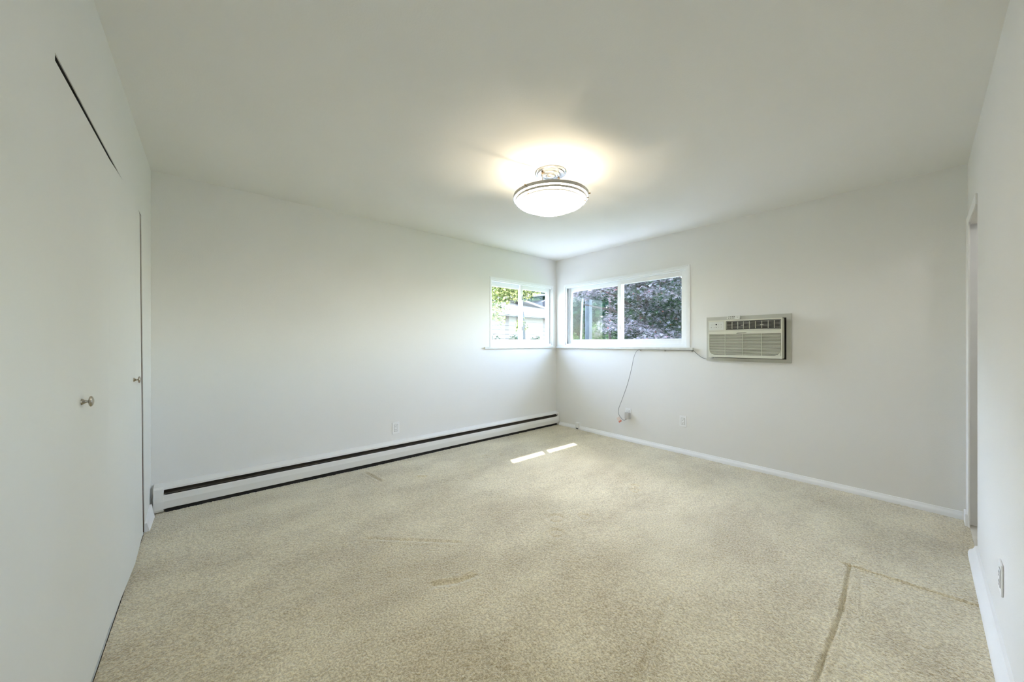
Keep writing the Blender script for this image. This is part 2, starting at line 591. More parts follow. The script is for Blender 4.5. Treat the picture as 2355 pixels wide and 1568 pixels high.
# ------------------------------------------------------------------ baseboards
def bb_profile(face, sign):
    """rounded shoe moulding standing on the carpet"""
    return [(face, FZ - .01), (face + sign * .034, FZ - .01), (face + sign * .034, FZ + .020), (face + sign * .028, FZ + .034), (face + sign * .016, FZ + .044),
            (face + sign * .010, FZ + .060), (face, FZ + .064)]


struct(MB().prism([(XB, FZ - .01), (XB - .022, FZ - .01), (XB - .022, FZ + .02), (XB - .018, FZ + .030), (XB - .010, FZ + .036),
                   (XB - .007, FZ + .048), (XB, FZ + .051)], 1, YR + .02, YA - .075).build('baseboard_far_right', M['trim'], smooth=True), 'white moulded baseboard on the far right wall')
struct(MB().prism(bb_profile(YR, 1), 0, -.2, OX - .01).build('baseboard_right', M['trim'], smooth=True), 'chipped white baseboard on the right wall')
b = MB().hexa([(XL, 3.262, FZ - .01), (XL + .026, 3.262, FZ - .01), (XL + .030, 3.50, FZ - .01), (XL, 3.50, FZ - .01),
               (XL, 3.275, FZ + .05), (XL + .010, 3.275, FZ + .05), (XL + .012, 3.50, FZ + .095), (XL, 3.50, FZ + .095)])
struct(b.build('baseboard_left', M['trim']), 'short white baseboard piece beside the closet jamb')


# ------------------------------------------------------------------ windows
def make_window(name, axis, s0, s1, label, inner_right, gate):
    """axis 0: window in a wall facing -Y (s = X); axis 1: wall facing -X (s = Y). d = depth outward"""
    base = YA if axis == 0 else XB

    def bx(mb, a0, a1, d0, d1, z0, z1, bv=0.0):
        if axis == 0:
            mb.box(a0, a1, base + d0, base + d1, z0, z1, bv)
        else:
            mb.box(base + d0, base + d1, a0, a1, z0, z1, bv)

    def ring(mb, a0, a1, z0, z1, t, d0, d1, tb=None, tt=None, bv=0.0015):
        tb = tb or t
        tt = tt or t
        bx(mb, a0, a0 + t, d0, d1, z0, z1, bv)
        bx(mb, a1 - t, a1, d0, d1, z0, z1, bv)
        bx(mb, a0 + t, a1 - t, d0, d1, z0, z0 + tb, bv)
        bx(mb, a0 + t, a1 - t, d0, d1, z1 - tt, z1, bv)

    root = empty(name, ((s0 + s1) / 2 if axis == 0 else base, base if axis == 0 else (s0 + s1) / 2, WZ0), label, kind='structure')
    fr_ = MB()
    ring(fr_, s0, s1, WZ0, WZ1, .022, -.004, .125)                    # outer frame
    ring(fr_, s0 + .022, s1 - .022, WZ0 + .022, WZ1 - .022, .012, .010, .03, tb=.018, tt=.018)
    ring(fr_, s0 + .022, s1 - .022, WZ0 + .022, WZ1 - .022, .010, .056, .064, tb=.012, tt=.014)
    ring(fr_, s0 + .022, s1 - .022, WZ0 + .022, WZ1 - .022, .014, .095, .12, tb=.016, tt=.016)
    fr_.build('frame', M['vinyl'], root)
    z0, z1 = WZ0 + .040, WZ1 - .040
    mid = gate
    # inner track sash covers the side away from the corner or near it
    for k, (a0, a1, d) in enumerate(((mid - .030, s1 - .036, .033), (s0 + .036, mid + .030, .070)) if inner_right else
                                    ((s0 + .036, mid + .030, .033), (mid - .030, s1 - .036, .070))):
        sm = MB()
        ring(sm, a0, a1, z0, z1, .046, d, d + .024, tb=.056, tt=.052, bv=.003)
        ring(sm, a0 + .042, a1 - .042, z0 + .052, z1 - .048, .008, d + .004, d + .020, bv=.001)
        so = sm.build('sash', M['vinyl'], root)
        gm = MB()
        bx(gm, a0 + .046, a1 - .046, d + .010, d + .015, z0 + .054, z1 - .050)
        gm.build('glass', M['glass'], so)
    # dark weather strip lines in the jamb tracks
    gk = MB()
    bx(gk, s1 - .0345, s1 - .028, .034, .055, z0, z1)
    bx(gk, s0 + .028, s0 + .0345, .034, .055, z0, z1)
    gk.build('weather_strip', M['gasket'], root)
    la = MB()
    for zz in (1.38, 1.80):
        bx(la, mid - .004, mid + .004, .026, .034, zz, zz + .055, .001)
    la.build('latch', M['gasket'] if axis == 0 else M['vinyl'], root)
    return root


make_window('window_1', 0, AX0, AX1, 'smaller white sliding window left of the corner', True, 3.300)
make_window('window_2', 1, BY0, BY1, 'wide white sliding window right of the corner', False, 2.530)
# side return casing right of window 2
cs = MB().box(XB - .006, XB + .002, BY0 - .022, BY0, WZ0, WZ1 + .012, .001).box(XB - .006, XB + .002, BY0 + .001, BY1, WZ1, WZ1 + .012, .001)
struct(cs.build('trim_4', M['trim']), 'thin white edge around the wide window')
cs = MB().box(AX0 - .004, AX1 + .01, YA - .005, YA + .002, WZ1, WZ1 + .012, .001)
struct(cs.build('trim_5', M['trim']), 'thin white edge above the smaller window')
s = MB().box(2.625, XB, YA - .026, YA + .02, 1.131, 1.156, .003)
struct(s.build('trim_6', M['marble']), 'pale marble sill under the smaller window')
s = MB().box(XB - .040, XB + .02, 1.600, YA - .026, 1.131, 1.156, .003)
struct(s.build('trim_7', M['marble']), 'pale marble sill under the wide window')

# ------------------------------------------------------------------ closet doors (bifold leaves)
TH = 0.024
ZB = FZ + .012


def leaf(name_parent, yf_t, yf_b, yn, ef, en, ztf, ztn):
    m = MB()
    xf, xn = XL + ef, XL + en
    m.hexa([(xf - TH, yf_b, ZB), (xf, yf_b, ZB), (xn, yn, ZB), (xn - TH, yn, ZB),
            (xf - TH, yf_t, ztf), (xf, yf_t, ztf), (xn, yn, ztn), (xn - TH, yn, ztn)])
    return m.build('door_panel', M['door'], name_parent)


def knob(parent, x, y, z):
    prof = [(0.0105, 0.0), (0.0105, 0.0016), (0.0085, 0.004), (0.0055, 0.008), (0.0040, 0.012), (0.0042, 0.0155), (0.011, 0.0165),
            (0.0160, 0.0182), (0.0178, 0.0205), (0.0168, 0.0228), (0.0145, 0.0245), (0.0105, 0.0262), (0.0055, 0.0275), (0.001, 0.028)]
    return MB().lathe(prof, (x, y, z), 'X', 36).build('knob', M['nickeldark'], parent, smooth=True)


d1 = empty('door_1', (XL, 3.15, FZ), 'pair of white folding closet door leaves beside the far jamb', kind='structure')
p1 = leaf(d1, 3.080, 3.215, 2.8085, -.002, .009, 1.982, 1.989)
p2 = leaf(d1, 2.8080, 2.8080, 2.2410, .009, -.005, 1.989, 1.984)
knob(p2, XL + .0075, 2.765, 1.008)
d2 = empty('door_2', (XL, 2.24, FZ), 'pair of white folding closet door leaves nearer the camera', kind='structure')
p3 = leaf(d2, 2.2405, 2.2405, 1.4865, -.005, -.003, 1.984, 1.975)
p4 = leaf(d2, 1.486, 1.486, 0.72, .008, .004, 2.012, 2.002)
knob(p3, XL - .0040, 1.805, 1.012)
d4 = empty('door_4', (XL, .716, FZ), 'folding closet door leaf beside the camera', kind='structure')
leaf(d4, .716, .716, 0.09, .004, .002, 1.98, 1.98)
# thin floor strip below the doors
struct(MB().box(XL - .05, XL - .004, .09, 3.24, FZ - .005, FZ + .009).build('trim_8', mat('metal_strip', (.55, .58, .6), .4, var=.1, vscale=20)), 'thin grey floor strip under the closet doors')

# ------------------------------------------------------------------ baseboard heater
hx0, hx1 = -.298, 3.955
hf_y = 3.528
bh = empty('baseboard_heater', (1.8, YA, FZ), 'long low white baseboard heater with a dark slot along the far left wall', 'heater')
MB().box(hx0 + .05, hx1 - .02, YA - .006, YA - .0005, .005, .190).build('back_panel', M['heater'], bh)
MB().prism([(YA - .001, .190), (YA - .001, .186), (hf_y + .010, .166), (hf_y + .006, .156), (hf_y + .003, .156), (hf_y + .004, .170), (YA - .012, .191)], 0, hx0 + .05, hx1 - .02).build('top_hood', M['heater'], bh)
MB().prism([(hf_y + .009, .117), (hf_y + .002, .119), (hf_y - .001, .112), (hf_y - .004, .075), (hf_y + .003, .022), (hf_y + .016, .016), (hf_y + .016, .020), (hf_y + .007, .025), (hf_y, .075), (hf_y + .003, .112)],
           0, hx0 + .05, hx1 - .02).build('front_panel', M['heater'], bh)
fin = MB()
fin.prism([(YA - .008, .150), (hf_y + .014, .128), (hf_y + .012, .122), (YA - .008, .144)], 0, hx0 + .05, hx1 - .02)
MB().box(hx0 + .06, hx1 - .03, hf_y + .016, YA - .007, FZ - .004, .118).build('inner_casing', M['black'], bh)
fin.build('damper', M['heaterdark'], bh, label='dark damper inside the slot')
for a0, a1 in ((hx0, hx0 + .052), (hx1 - .024, hx1)):
    e = MB()
    e.prism([(YA - .001, .192), (hf_y + .008, .178), (hf_y - .005, .165), (hf_y - .006, .075), (hf_y - .001, .018), (hf_y + .008, .002), (YA - .001, .002)], 0, a0, a1)
    e.build('end_cap', M['heater'], bh)


# ------------------------------------------------------------------ outlets
def outlet(name, pos, facing, label, n_rows=2):
    """facing: '-Y', '-X' or '+Y'; pos = centre of the plate on the wall"""
    root = empty(name, pos, label, 'outlet')
    rot = {'-Y': 0, '-X': -math.pi / 2, '+Y': math.pi}[facing]
    R = Matrix.Translation(Vector(pos)) @ Matrix.Rotation(rot, 4, 'Z')

    def put(mb, nm, m, parent):
        mb.bm.transform(R)
        return mb.build(nm, m, parent)
    put(MB().box(-.038, .038, -.006, -.0005, -.061, .061, .0025), 'cover_plate', M['plate'], root)
    ins = put(MB().box(-.0175, .0175, -.0085, -.0055, -.034, .034, .001), 'socket_insert', M['plate'], root)
    sl = MB()
    for zc in (.018, -.018):
        sl.box(-.009, -.0065, -.0091, -.008, zc - .001, zc + .008)
        sl.box(.0065, .009, -.0091, -.008, zc - .001, zc + .007)
        sl.box(-.003, .003, -.0091, -.008, zc - .011, zc - .006)
    put(sl, 'socket_slots', M['slot'], ins)
    rim = MB().box(-.0195, -.0178, -.0065, -.0058, -.036, .036).box(.0178, .0195, -.0065, -.0058, -.036, .036)
    rim.box(-.0195, .0195, -.0065, -.0058, .0345, .036).box(-.0195, .0195, -.0065, -.0058, -.036, -.0345)
    put(rim, 'insert_gap', M['button'], root)
    return root


outlet('wall_outlet', (1.482, YA, .318), '-Y', 'white wall outlet above the middle of the baseboard heater')
outlet('wall_outlet', (XB, 1.716, .345), '-X', 'empty white wall outlet low on the far right wall, below the air conditioner')
outlet('wall_outlet', (XB, 2.385, .335), '-X', 'white wall outlet partly covered by the grey plug')
outlet('wall_outlet', (2.365, YR, .282), '+Y', 'white wall outlet at the right edge, seen edge-on above the baseboard')

pj = empty('phone_jack', (XB - .02, 3.17, .04), 'small grey surface-mounted jack box on the baseboard near the corner', 'jack')
MB().box(XB - .042, XB - .0005, 3.135, 3.200, .014, .084, .004).build('jack_cover', M['plate'], pj)
MB().box(XB - .030, XB - .023, 3.155, 3.190, FZ + .004, .014).build('port', M['slot'], pj)

# ------------------------------------------------------------------ air conditioner
acx = 3.863
ac = empty('air_conditioner', (XB, 1.115, 1.05), 'cream through-wall air conditioner right of the wide window', 'air conditioner')
pl = MB()
pY0, pY1, pZ0, pZ1 = .762, 1.468, 1.024, 1.472
bY0, bY1, bZ0, bZ1 = .812, 1.420, 1.064, 1.432
oY0, oY1, oZ0, oZ1 = .797, 1.424, 1.056, 1.437
for a in ((pY0, oY0, pZ0, pZ1), (oY1, pY1, pZ0, pZ1), (oY0, oY1, pZ0, oZ0), (oY0, oY1, oZ1, pZ1)):
    pl.box(XB - .016, XB - .0005, *a)
pl.build('sleeve_plate', M['acplate'], ac)
MB().box(XB - .006, XB - .0008, oY0, oY1, oZ0, oZ1).build('sleeve_inside', M['black'], ac)
bd = MB()
X0, X1 = acx, XB - .004
# grille hole 0.817..1.262 x 1.335..1.419 ; intake hole 0.822..1.416 x 1.090..1.293
gy0, gy1, gz0, gz1 = .819, 1.2615, 1.335, 1.420
iy0, iy1, iz0, iz1 = .822, 1.412, 1.090, 1.294
FT = .022                                             # face shell depth
bd.box(X0, X0 + FT, bY0, gy0, bZ0, bZ1)
bd.box(X0, X0 + FT, gy0, bY1, gz1, bZ1)
bd.box(X0, X0 + FT, gy1, bY1, iz1, gz1)
bd.box(X0, X0 + FT, gy0, gy1, iz1, gz0)
bd.box(X0, X0 + FT, iy1, bY1, bZ0, iz1)
bd.box(X0, X0 + FT, gy0, iy1, bZ0, iz0)
# rounded lower corners of the intake
for yc, sg in ((iy0, 1), (iy1, -1)):
    prof = [(yc - sg * .001, iz0 - .001)]
    for k in range(9):
        a = math.pi / 2 * k / 8
        prof.append((yc + sg * .050 * (1 - math.sin(a)), iz0 + .055 * (1 - math.cos(a))))
    v = [bd.bm.verts.new((X0 + .0003, y, z)) for y, z in prof]
    w2 = [bd.bm.verts.new((X0 + FT, y, z)) for y, z in prof]
    n = len(v)
    for i in range(n):
        j = (i + 1) % n
        try:
            bd.bm.faces.new((v[i], v[j], w2[j], w2[i]))
        except ValueError:
            pass
    bd.bm.faces.new(v)
    bd.bm.faces.new(w2[::-1])
bd.box(X0 + FT, X1, bY0 + .002, bY1 - .002, bZ0 + .002, bZ0 + .012)
bd.box(X0 + FT, X1, bY0 + .002, bY1 - .002, bZ1 - .012, bZ1 - .002)
bd.box(X0 + FT, X1, bY0 + .001, bY0 + .010, bZ0 + .012, bZ1 - .012)
bd.box(X0 + FT, X1, bY1 - .010, bY1 - .001, bZ0 + .012, bZ1 - .012)
bd.build('body', M['ac'], ac)
MB().box(X0 + FT - .002, X0 + FT + .006, gy0 - .003, gy1 + .003, gz0 - .003, gz1 + .003).build('vent_backing', M['acdark'], ac)
MB().box(X0 + .010, X0 + .014, iy0 - .003, iy1 + .003, iz0 - .003, iz1 + .003).build('intake_backing', M['acolive'], ac)
# vent grid: frame, horizontal vanes and upright vanes
fr_ = MB()
fr_.box(X0 + .004, X0 + .010, gy0 + .005, gy0 + .008, gz0 + .006, gz1 - .006).box(X0 + .004, X0 + .010, gy1 - .008, gy1 - .005, gz0 + .006, gz1 - .006)
fr_.box(X0 + .004, X0 + .010, gy0 + .005, gy1 - .005, gz0 + .006, gz0 + .0085).box(X0 + .004, X0 + .010, gy0 + .005, gy1 - .005, gz1 - .0085, gz1 - .006)
fr_.build('vent_frame', M['acmid'], ac)
me_h = None
for k in range(5):
    z = gz0 + .0185 + k * .0118
    if me_h is None:
        o = MB().box(X0 + .006, X0 + .016, gy0 + .007, gy1 - .007, z, z + .0024).build('vane', M['acmid'], ac)
        me_h, zbase = o, z
    else:
        o = me_h.copy()
        COL.objects.link(o)
        o.location.z += z - zbase
first = None
for yv in (1.209, 1.160, 1.112, 1.063, 1.015, .965, .916, .870):
    if first is None:
        first = MB().box(X0 + .004, X0 + .016, yv - .0014, yv + .0014, gz0 + .007, gz1 - .007).build('upright_vane', M['ac'], ac)
        y0f = yv
    else:
        o = first.copy()
        COL.objects.link(o)
        o.location.y += yv - y0f
for yv in (1.120, .963):
    MB().box(X0 - .001, X0 + .006, yv - .013, yv + .013, 1.374, 1.380, .001).build('vane_tab', M['remote'], ac)
# intake slats
first = None
ns = 18
for k in range(ns):
    z = iz0 + .0045 + k * (iz1 - iz0 - .004) / ns
    if first is None:
        first = MB().prism([(X0 + .0015, z), (X0 + .0015, z + .0042), (X0 + .010, z + .0075), (X0 + .010, z + .0035)], 1, iy0, iy1)
        # prism on axis 1 takes (x, z)
        first = first.build('slat', M['ac'], ac)
        z0f = z
    else:
        o = first.copy()
        COL.objects.link(o)
        o.location.z += z - z0f
for yv in (1.269, 1.117, .966):
    MB().box(X0 + .0008, X0 + .009, yv - .0016, yv + .0016, iz0, iz1).build('slat_rib', M['ac'], ac)
# seam above the intake panel, pull recess, rounded lower edge
MB().box(X0 - .0006, X0 + .002, bY0 + .012, bY1 - .002, 1.3245, 1.3262).build('panel_seam', M['acolive'], ac)
hd = MB()
v = [(1.172, 1.298), (1.160, 1.3035), (1.095, 1.3055), (1.080, 1.303), (1.090, 1.3005), (1.155, 1.2985)]
A = [hd.bm.verts.new((X0 - .0008, y, z)) for y, z in v]
B = [hd.bm.verts.new((X0 + .002, y, z)) for y, z in v]
for i in range(6):
    hd.bm.faces.new((A[i], A[(i + 1) % 6], B[(i + 1) % 6], B[i]))
hd.bm.faces.new(A)
hd.bm.faces.new(B[::-1])
hd.build('pull_recess', M['acolive'], ac)
cp = MB().box(X0 - .0012, X0 + .001, 1.279, 1.415, 1.3365, 1.417, .0005).build('control_panel', M['acpanel'], ac)
ed = MB()
ed.box(X0 - .0006, X0 + .001, 1.277, 1.417, 1.3350, 1.3363).box(X0 - .0006, X0 + .001, 1.277, 1.417, 1.4172, 1.4182)
ed.box(X0 - .0006, X0 + .001, 1.2772, 1.2786, 1.335, 1.418).box(X0 - .0006, X0 + .001, 1.4154, 1.4166, 1.335, 1.418)
ed.build('panel_outline', M['acmid'], ac)
MB().lathe([(.0072, 0), (.0072, .002)], (X0 - .0024, 1.3465, 1.391), 'X', 20).build('display', M['acdark'], cp)
MB().lathe([(.0034, 0), (.0034, .002)], (X0 - .0024, 1.3475, 1.3625), 'X', 16).build('power_button', M['acdark'], cp)
# faint printed marks
pr = MB()
for yy, zz, ww, hh in ((1.392, 1.388, .004, .007), (1.384, 1.388, .003, .005), (1.376, 1.389, .003, .007), (1.366, 1.390, .005, .006),
                       (1.325, 1.389, .005, .007), (1.302, 1.389, .006, .008), (1.392, 1.362, .007, .009), (1.366, 1.362, .006, .005),
                       (1.325, 1.364, .006, .006), (1.302, 1.364, .005, .008)):
    pr.box(X0 - .0018, X0 - .0005, yy - ww / 2, yy + ww / 2, zz - hh / 2, zz + hh / 2)
_pm = pr.build('printed_marks', mat('faint_print', (.40, .41, .38), .5, var=.1, vscale=30), cp, kind='stuff')

# remote leaning on top
rm = empty('remote_control', (3.915, 1.213, 1.432), 'small ivory remote control leaning on top of the air conditioner', 'remote')
tilt = Matrix.Translation(Vector((3.925, 1.213, 1.4375))) @ Matrix.Rotation(math.radians(28), 4, 'Y')
r_ = MB().box(-.009, .009, -.056, .056, 0, .040, .003)
r_.bm.transform(tilt)
rb = r_.build('case', M['remote'], rm)
r_ = MB()
for i in range(4):
    for j in range(2):
        yy, zz = .042 - i * .0155, .0115 + j * .0165
        r_.box(-.0105, -.0088, yy - .0045, yy + .0045, zz - .0033, zz + .0033, .001)
r_.bm.transform(tilt)
r_.build('buttons', M['button'], rb)
r_ = MB().box(-.0096, -.0088, -.040, -.030, .016, .024)
r_.bm.transform(tilt)
r_.build('emblem', M['acmid'], rb)

# ------------------------------------------------------------------ cord, plug, tag, clips
cx_ = XB - .012
cpts = [(1.380, 1.062), (1.405, 1.050), (1.435, 1.046), (1.463, 1.037), (1.516, 1.053), (1.561, 1.086), (1.604, 1.122), (1.640, 1.1275), (1.915, 1.128), (2.190, 1.128), (2.225, 1.124), (2.255, 1.107), (2.293, 1.029),
        (2.324, .891), (2.380, .693), (2.454, .496), (2.499, .372), (2.495, .306), (2.449, .255), (2.418, .245), (2.396, .262), (2.388, .285)]


def catmull(P, n=6):
    P = [P[0]] + P + [P[-1]]
    out = []
    for i in range(1, len(P) - 2):
        for k in range(n):
            u = k / n
            q = []
            for c in range(len(P[0])):
                a, b_, c_, d_ = P[i - 1][c], P[i][c], P[i + 1][c], P[i + 2][c]
                q.append(.5 * (2 * b_ + (-a + c_) * u + (2 * a - 5 * b_ + 4 * c_ - d_) * u * u + (-a + 3 * b_ - 3 * c_ + d_) * u ** 3))
            out.append(tuple(q))
    out.append(P[-2])
    return out


cd = empty('power_cord', (cx_, 2.0, 1.12), 'thin grey power cord clipped under the sill and hanging down to the outlet', 'cord')
xs_ = []
for k, (y, z) in enumerate(cpts):
    x = cx_
    if k < 2:
        x = XB - .05 + k * .02
    elif 7 <= k <= 9:
        x = XB - .030
    elif k > 10:
        x = XB - .020 - (.012 if k < 16 else .020)
    if k >= 20:
        x = XB - .040
    xs_.append((x, y, z))
MB().tube(catmull(xs_, 6), .0034, 8).build('cable', M['cord'], cd, smooth=True)
pg = MB().box(XB - .052, XB - .009, 2.352, 2.408, .268, .345, .005)
pg.box(XB - .050, XB - .012, 2.392, 2.404, .256, .272, .003)
pgo = pg.build('plug', M['plug'], cd, label='bulky grey plug in the outlet')
tg = MB()
c0 = Vector((XB - .050, 2.482, .243))
R = Matrix.Translation(c0) @ Matrix.Rotation(math.radians(-35), 4, 'X')
tg.box(-.0008, .0008, -.024, .024, -.034, .034)
tg.bm.transform(R)
tgo = tg.build('warning_tag', M['tag'], cd, label='pale paper tag with red print')
t2 = MB().box(-.0013, -.0007, -.022, .022, -.032, -.012)
t2.bm.transform(R)
t2.build('red_stripe', M['red'], tgo)
first = None
for yv in (2.218, 1.915, 1.618):
    k_ = MB()
    k_.box(XB - .012, XB - .0005, yv - .007, yv + .007, 1.110, 1.132, .002)
    k_.box(XB - .024, XB - .010, yv - .003, yv + .003, 1.112, 1.120, .001)
    tag(k_.build('cord_clip', M['nickel']), {2.218: 'tiny grey cord clip under the sill where the cord drops', 1.915: 'tiny pale cord clip under the middle of the cord run', 1.618: 'tiny grey cord clip at the sill end beside the air conditioner'}[yv],
        'clip', 'cord clips under the wide sill')

# ------------------------------------------------------------------ ceiling lamp
LX, LY = 1.877, 1.753
lamp = empty('ceiling_light', (LX, LY, CZ), 'semi-flush ceiling light with a glowing frosted bowl and nickel hoops', 'lamp')
C3 = (LX, LY, 0)
MB().lathe([(.113, CZ - .0005), (.113, CZ - .006), (.106, CZ - .011), (.100, CZ - .011), (.096, CZ - .016), (.070, CZ - .017), (.066, CZ - .022), (.062, CZ - .024),
            (.036, CZ - .025), (.033, CZ - .030), (.028, CZ - .033), (.010, CZ - .036)], C3, 'Z', 64).build('canopy', M['canopy'], lamp, smooth=True)
for ang in (-9, 171):
    a = math.radians(ang)
    px, py = LX + .074 * math.cos(a), LY + .074 * math.sin(a)
    st = MB().tube([(px, py, CZ - .014), (px, py, 2.232)], .0042, 10)
    so = st.build('stem', M['nickel'], lamp, smooth=True)
    MB().lathe([(.0075, 2.412), (.0075, 2.420), (.005, 2.424)], (px, py, 0), 'Z', 12).build('stem_nut', M['brasswarm'], so, smooth=True)
prof = [(.262, 2.252), (.255, 2.243), (.244, 2.234), (.228, 2.222), (.205, 2.204), (.180, 2.189), (.150, 2.175), (.115, 2.164), (.075, 2.156), (.035, 2.152), (.004, 2.151)]
inner = [(r - .004 if r > .01 else r, z + .004) for r, z in prof]
MB().lathe(prof, C3, 'Z', 64, caps=False).build('glass_bowl', M['bowl'], lamp, smooth=True)
MB().lathe(inner, C3, 'Z', 64, caps=False).build('bowl_glow_stop', M['pan'], lamp, smooth=True)  # added inner shell that keeps the bowl's glow off the ceiling
for R_, z0, z1 in ((.2665, 2.246, 2.267), (.2530, 2.227, 2.241), (.2350, 2.212, 2.225)):
    MB().lathe([(R_, z0), (R_ + .0045, z0), (R_ + .0045, z1), (R_, z1)], C3, 'Z', 72, closed=True).build('hoop', M['nickel'], lamp, smooth=True)
for ang in (185, 305):
    a = math.radians(ang)
    for rr, zz, s_ in ((.272, 2.262, .0055), (.259, 2.233, .004), (.241, 2.215, .004)):
        c = (LX + rr * math.cos(a), LY + rr * math.sin(a), zz)
        k_ = MB()
        k_.lathe([(s_ * .6, -.002), (s_, .002), (s_, .007), (s_ * .5, .010)], (0, 0, 0), 'X', 12)
        k_.bm.transform(Matrix.Translation(Vector(c)) @ Matrix.Rotation(a, 4, 'Z'))
        k_.build('thumb_screw', M['brasswarm'], lamp, smooth=True)
AXR = Matrix.Translation(Vector((LX, LY, 0))) @ Matrix.Rotation(math.radians(-9), 4, 'Z')
pan = MB().box(-.088, .088, -.104, .104, 2.182, 2.185)
pan.box(-.088, .088, -.106, -.104, 2.182, 2.247).box(-.088, .088, .104, .106, 2.182, 2.247)
pan.bm.transform(AXR)
pan.build('socket_pan', M['pan'], lamp)
for s_ in (-1, 1):
    b_ = MB().lathe([(.003, -.012), (.006, -.009), (.007, 0), (.006, .009), (.003, .012)], (s_ * .042, 0, 2.199), 'Z', 16)
    b_.bm.transform(AXR)
    b_.build('bulb', M['bulb'], lamp, smooth=True)

# ------------------------------------------------------------------ outside: house shell, ground
OZ = -.35
struct(MB().box(-30, 60, YA + WT, 60, OZ - .1, OZ).box(XB + WT, 60, -30, YA + WT, OZ - .1, OZ).build('lawn', M['lawn']), 'shaded lawn outside')
struct(MB().box(-3, 30, YA + WT, 9.2, OZ, OZ + .02).box(XB + WT, 5.7, -12, YA + WT, OZ, OZ + .02).build('driveway', mat('pale_concrete', (.34, .35, .36), .8, bump=.4, bscale=30, var=.08)), 'pale concrete paving outside')
ev = MB().box(XL - .6, XB + WT + .62, YA + WT, YA + WT + .585, 2.455, 2.60).box(XB + WT, XB + WT + .62, -2, YA + WT, 2.455, 2.60)
struct(ev.build('eave', M['eave']), 'roof overhang outside the windows')

struct(MB().box(-12, XB + WT, -12, -1.95, OZ - .1, OZ).box(-12, 2.05, -1.95, YR - .2, OZ - .1, OZ).build('bounce_ground', mat('added_tan_ground', (.34, .32, .27), .9, bump=.5, bscale=60, var=.15, vscale=20)), 'tan ground added unseen behind the camera to bounce daylight in')  # unseen ground added to throw daylight up through the extra window

# neighbour's house, seen through window 1
nh = empty('neighbour_house', (10.5, 11.5, OZ), 'pale low house with lap siding and a shingled roof behind the smaller window', 'house')
HY0 = 11.0
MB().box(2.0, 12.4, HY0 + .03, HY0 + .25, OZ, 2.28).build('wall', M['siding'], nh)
sb = MB()
n = 15
for k in range(n):
    z = OZ + k * (2.62 / n)
    sb.prism([(HY0 + .03, z), (HY0 - .012, z), (HY0 + .018, z + 2.62 / n), (HY0 + .03, z + 2.62 / n)], 0, 2.0, 12.4)
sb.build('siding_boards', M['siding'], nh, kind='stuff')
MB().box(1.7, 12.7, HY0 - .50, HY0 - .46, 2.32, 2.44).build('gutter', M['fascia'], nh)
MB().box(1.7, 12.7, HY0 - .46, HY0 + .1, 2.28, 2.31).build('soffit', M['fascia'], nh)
rf = MB()
nr = 16
for k in range(nr):                               # shingle courses, each lapping the one below
    y0, y1 = HY0 - .50 + k * .27, HY0 - .50 + (k + 1) * .27 + .02
    z0, z1 = 2.44 + k * .085, 2.44 + (k + 1) * .085
    rf.prism([(y0, z0), (y1, z1), (y1, z1 + .012), (y0, z0 + .034)], 0, 1.7, 12.7)
rf.build('roof', M['shingle'], nh)
# cross wing with its own sloping gable roof to the right
wing = MB()
wing.hexa([(10.9, HY0 + .9, 2.40), (12.6, HY0 + .9, 2.40), (12.6, HY0 + 3.6, 2.40), (10.9, HY0 + 3.6, 2.40),
           (10.9, HY0 + .9, 2.72), (12.6, HY0 + .9, 3.35), (12.6, HY0 + 3.6, 3.35), (10.9, HY0 + 3.6, 2.72)])
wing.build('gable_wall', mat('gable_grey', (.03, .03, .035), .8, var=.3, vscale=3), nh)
gr = MB()
gr.hexa([(10.2, HY0 + .6, 3.16), (13.4, HY0 + .6, 2.55), (13.4, HY0 + 3.6, 2.55), (10.2, HY0 + 3.6, 3.16),
         (10.2, HY0 + .6, 3.24), (13.4, HY0 + .6, 2.66), (13.4, HY0 + 3.6, 2.66), (10.2, HY0 + 3.6, 3.24)])
gr.hexa([(10.2, HY0 + .6, 3.16), (10.2, HY0 + 3, 3.16), (12.9, HY0 + 3.4, 3.9), (12.9, HY0 + 1.4, 3.6),
         (10.2, HY0 + .6, 3.22), (10.2, HY0 + 3, 3.22), (12.9, HY0 + 3.4, 3.98), (12.9, HY0 + 1.4, 3.68)])
gr.build('gable_roof', M['shingle'], nh)


# ------------------------------------------------------------------ foliage
def star_template():
    """five-lobed leaf, each lobe a kite of two triangles"""
    V, F = [(0, 0, 0)], []
    for k, ln in zip((-2, -1, 0, 1, 2), (.6, .85, 1.0, .85, .6)):
        a = math.radians(38 * k)
        c, s = math.cos(a), math.sin(a)
        i = len(V)
        V.append((.45 * ln * math.cos(a - .22), .45 * ln * math.sin(a - .22), .02))
        V.append((ln * c, ln * s, -.08))
        V.append((.45 * ln * math.cos(a + .22), .45 * ln * math.sin(a + .22), .02))
        F += [(0, i, i + 1), (0, i + 1, i + 2)]
    return np.array(V, float), np.array(F)


def kite_template():
    return np.array([(0, 0, 0), (.5, -.28, .06), (1, 0, -.04), (.5, .28, .06)], float), np.array([(0, 1, 2), (0, 2, 3)])


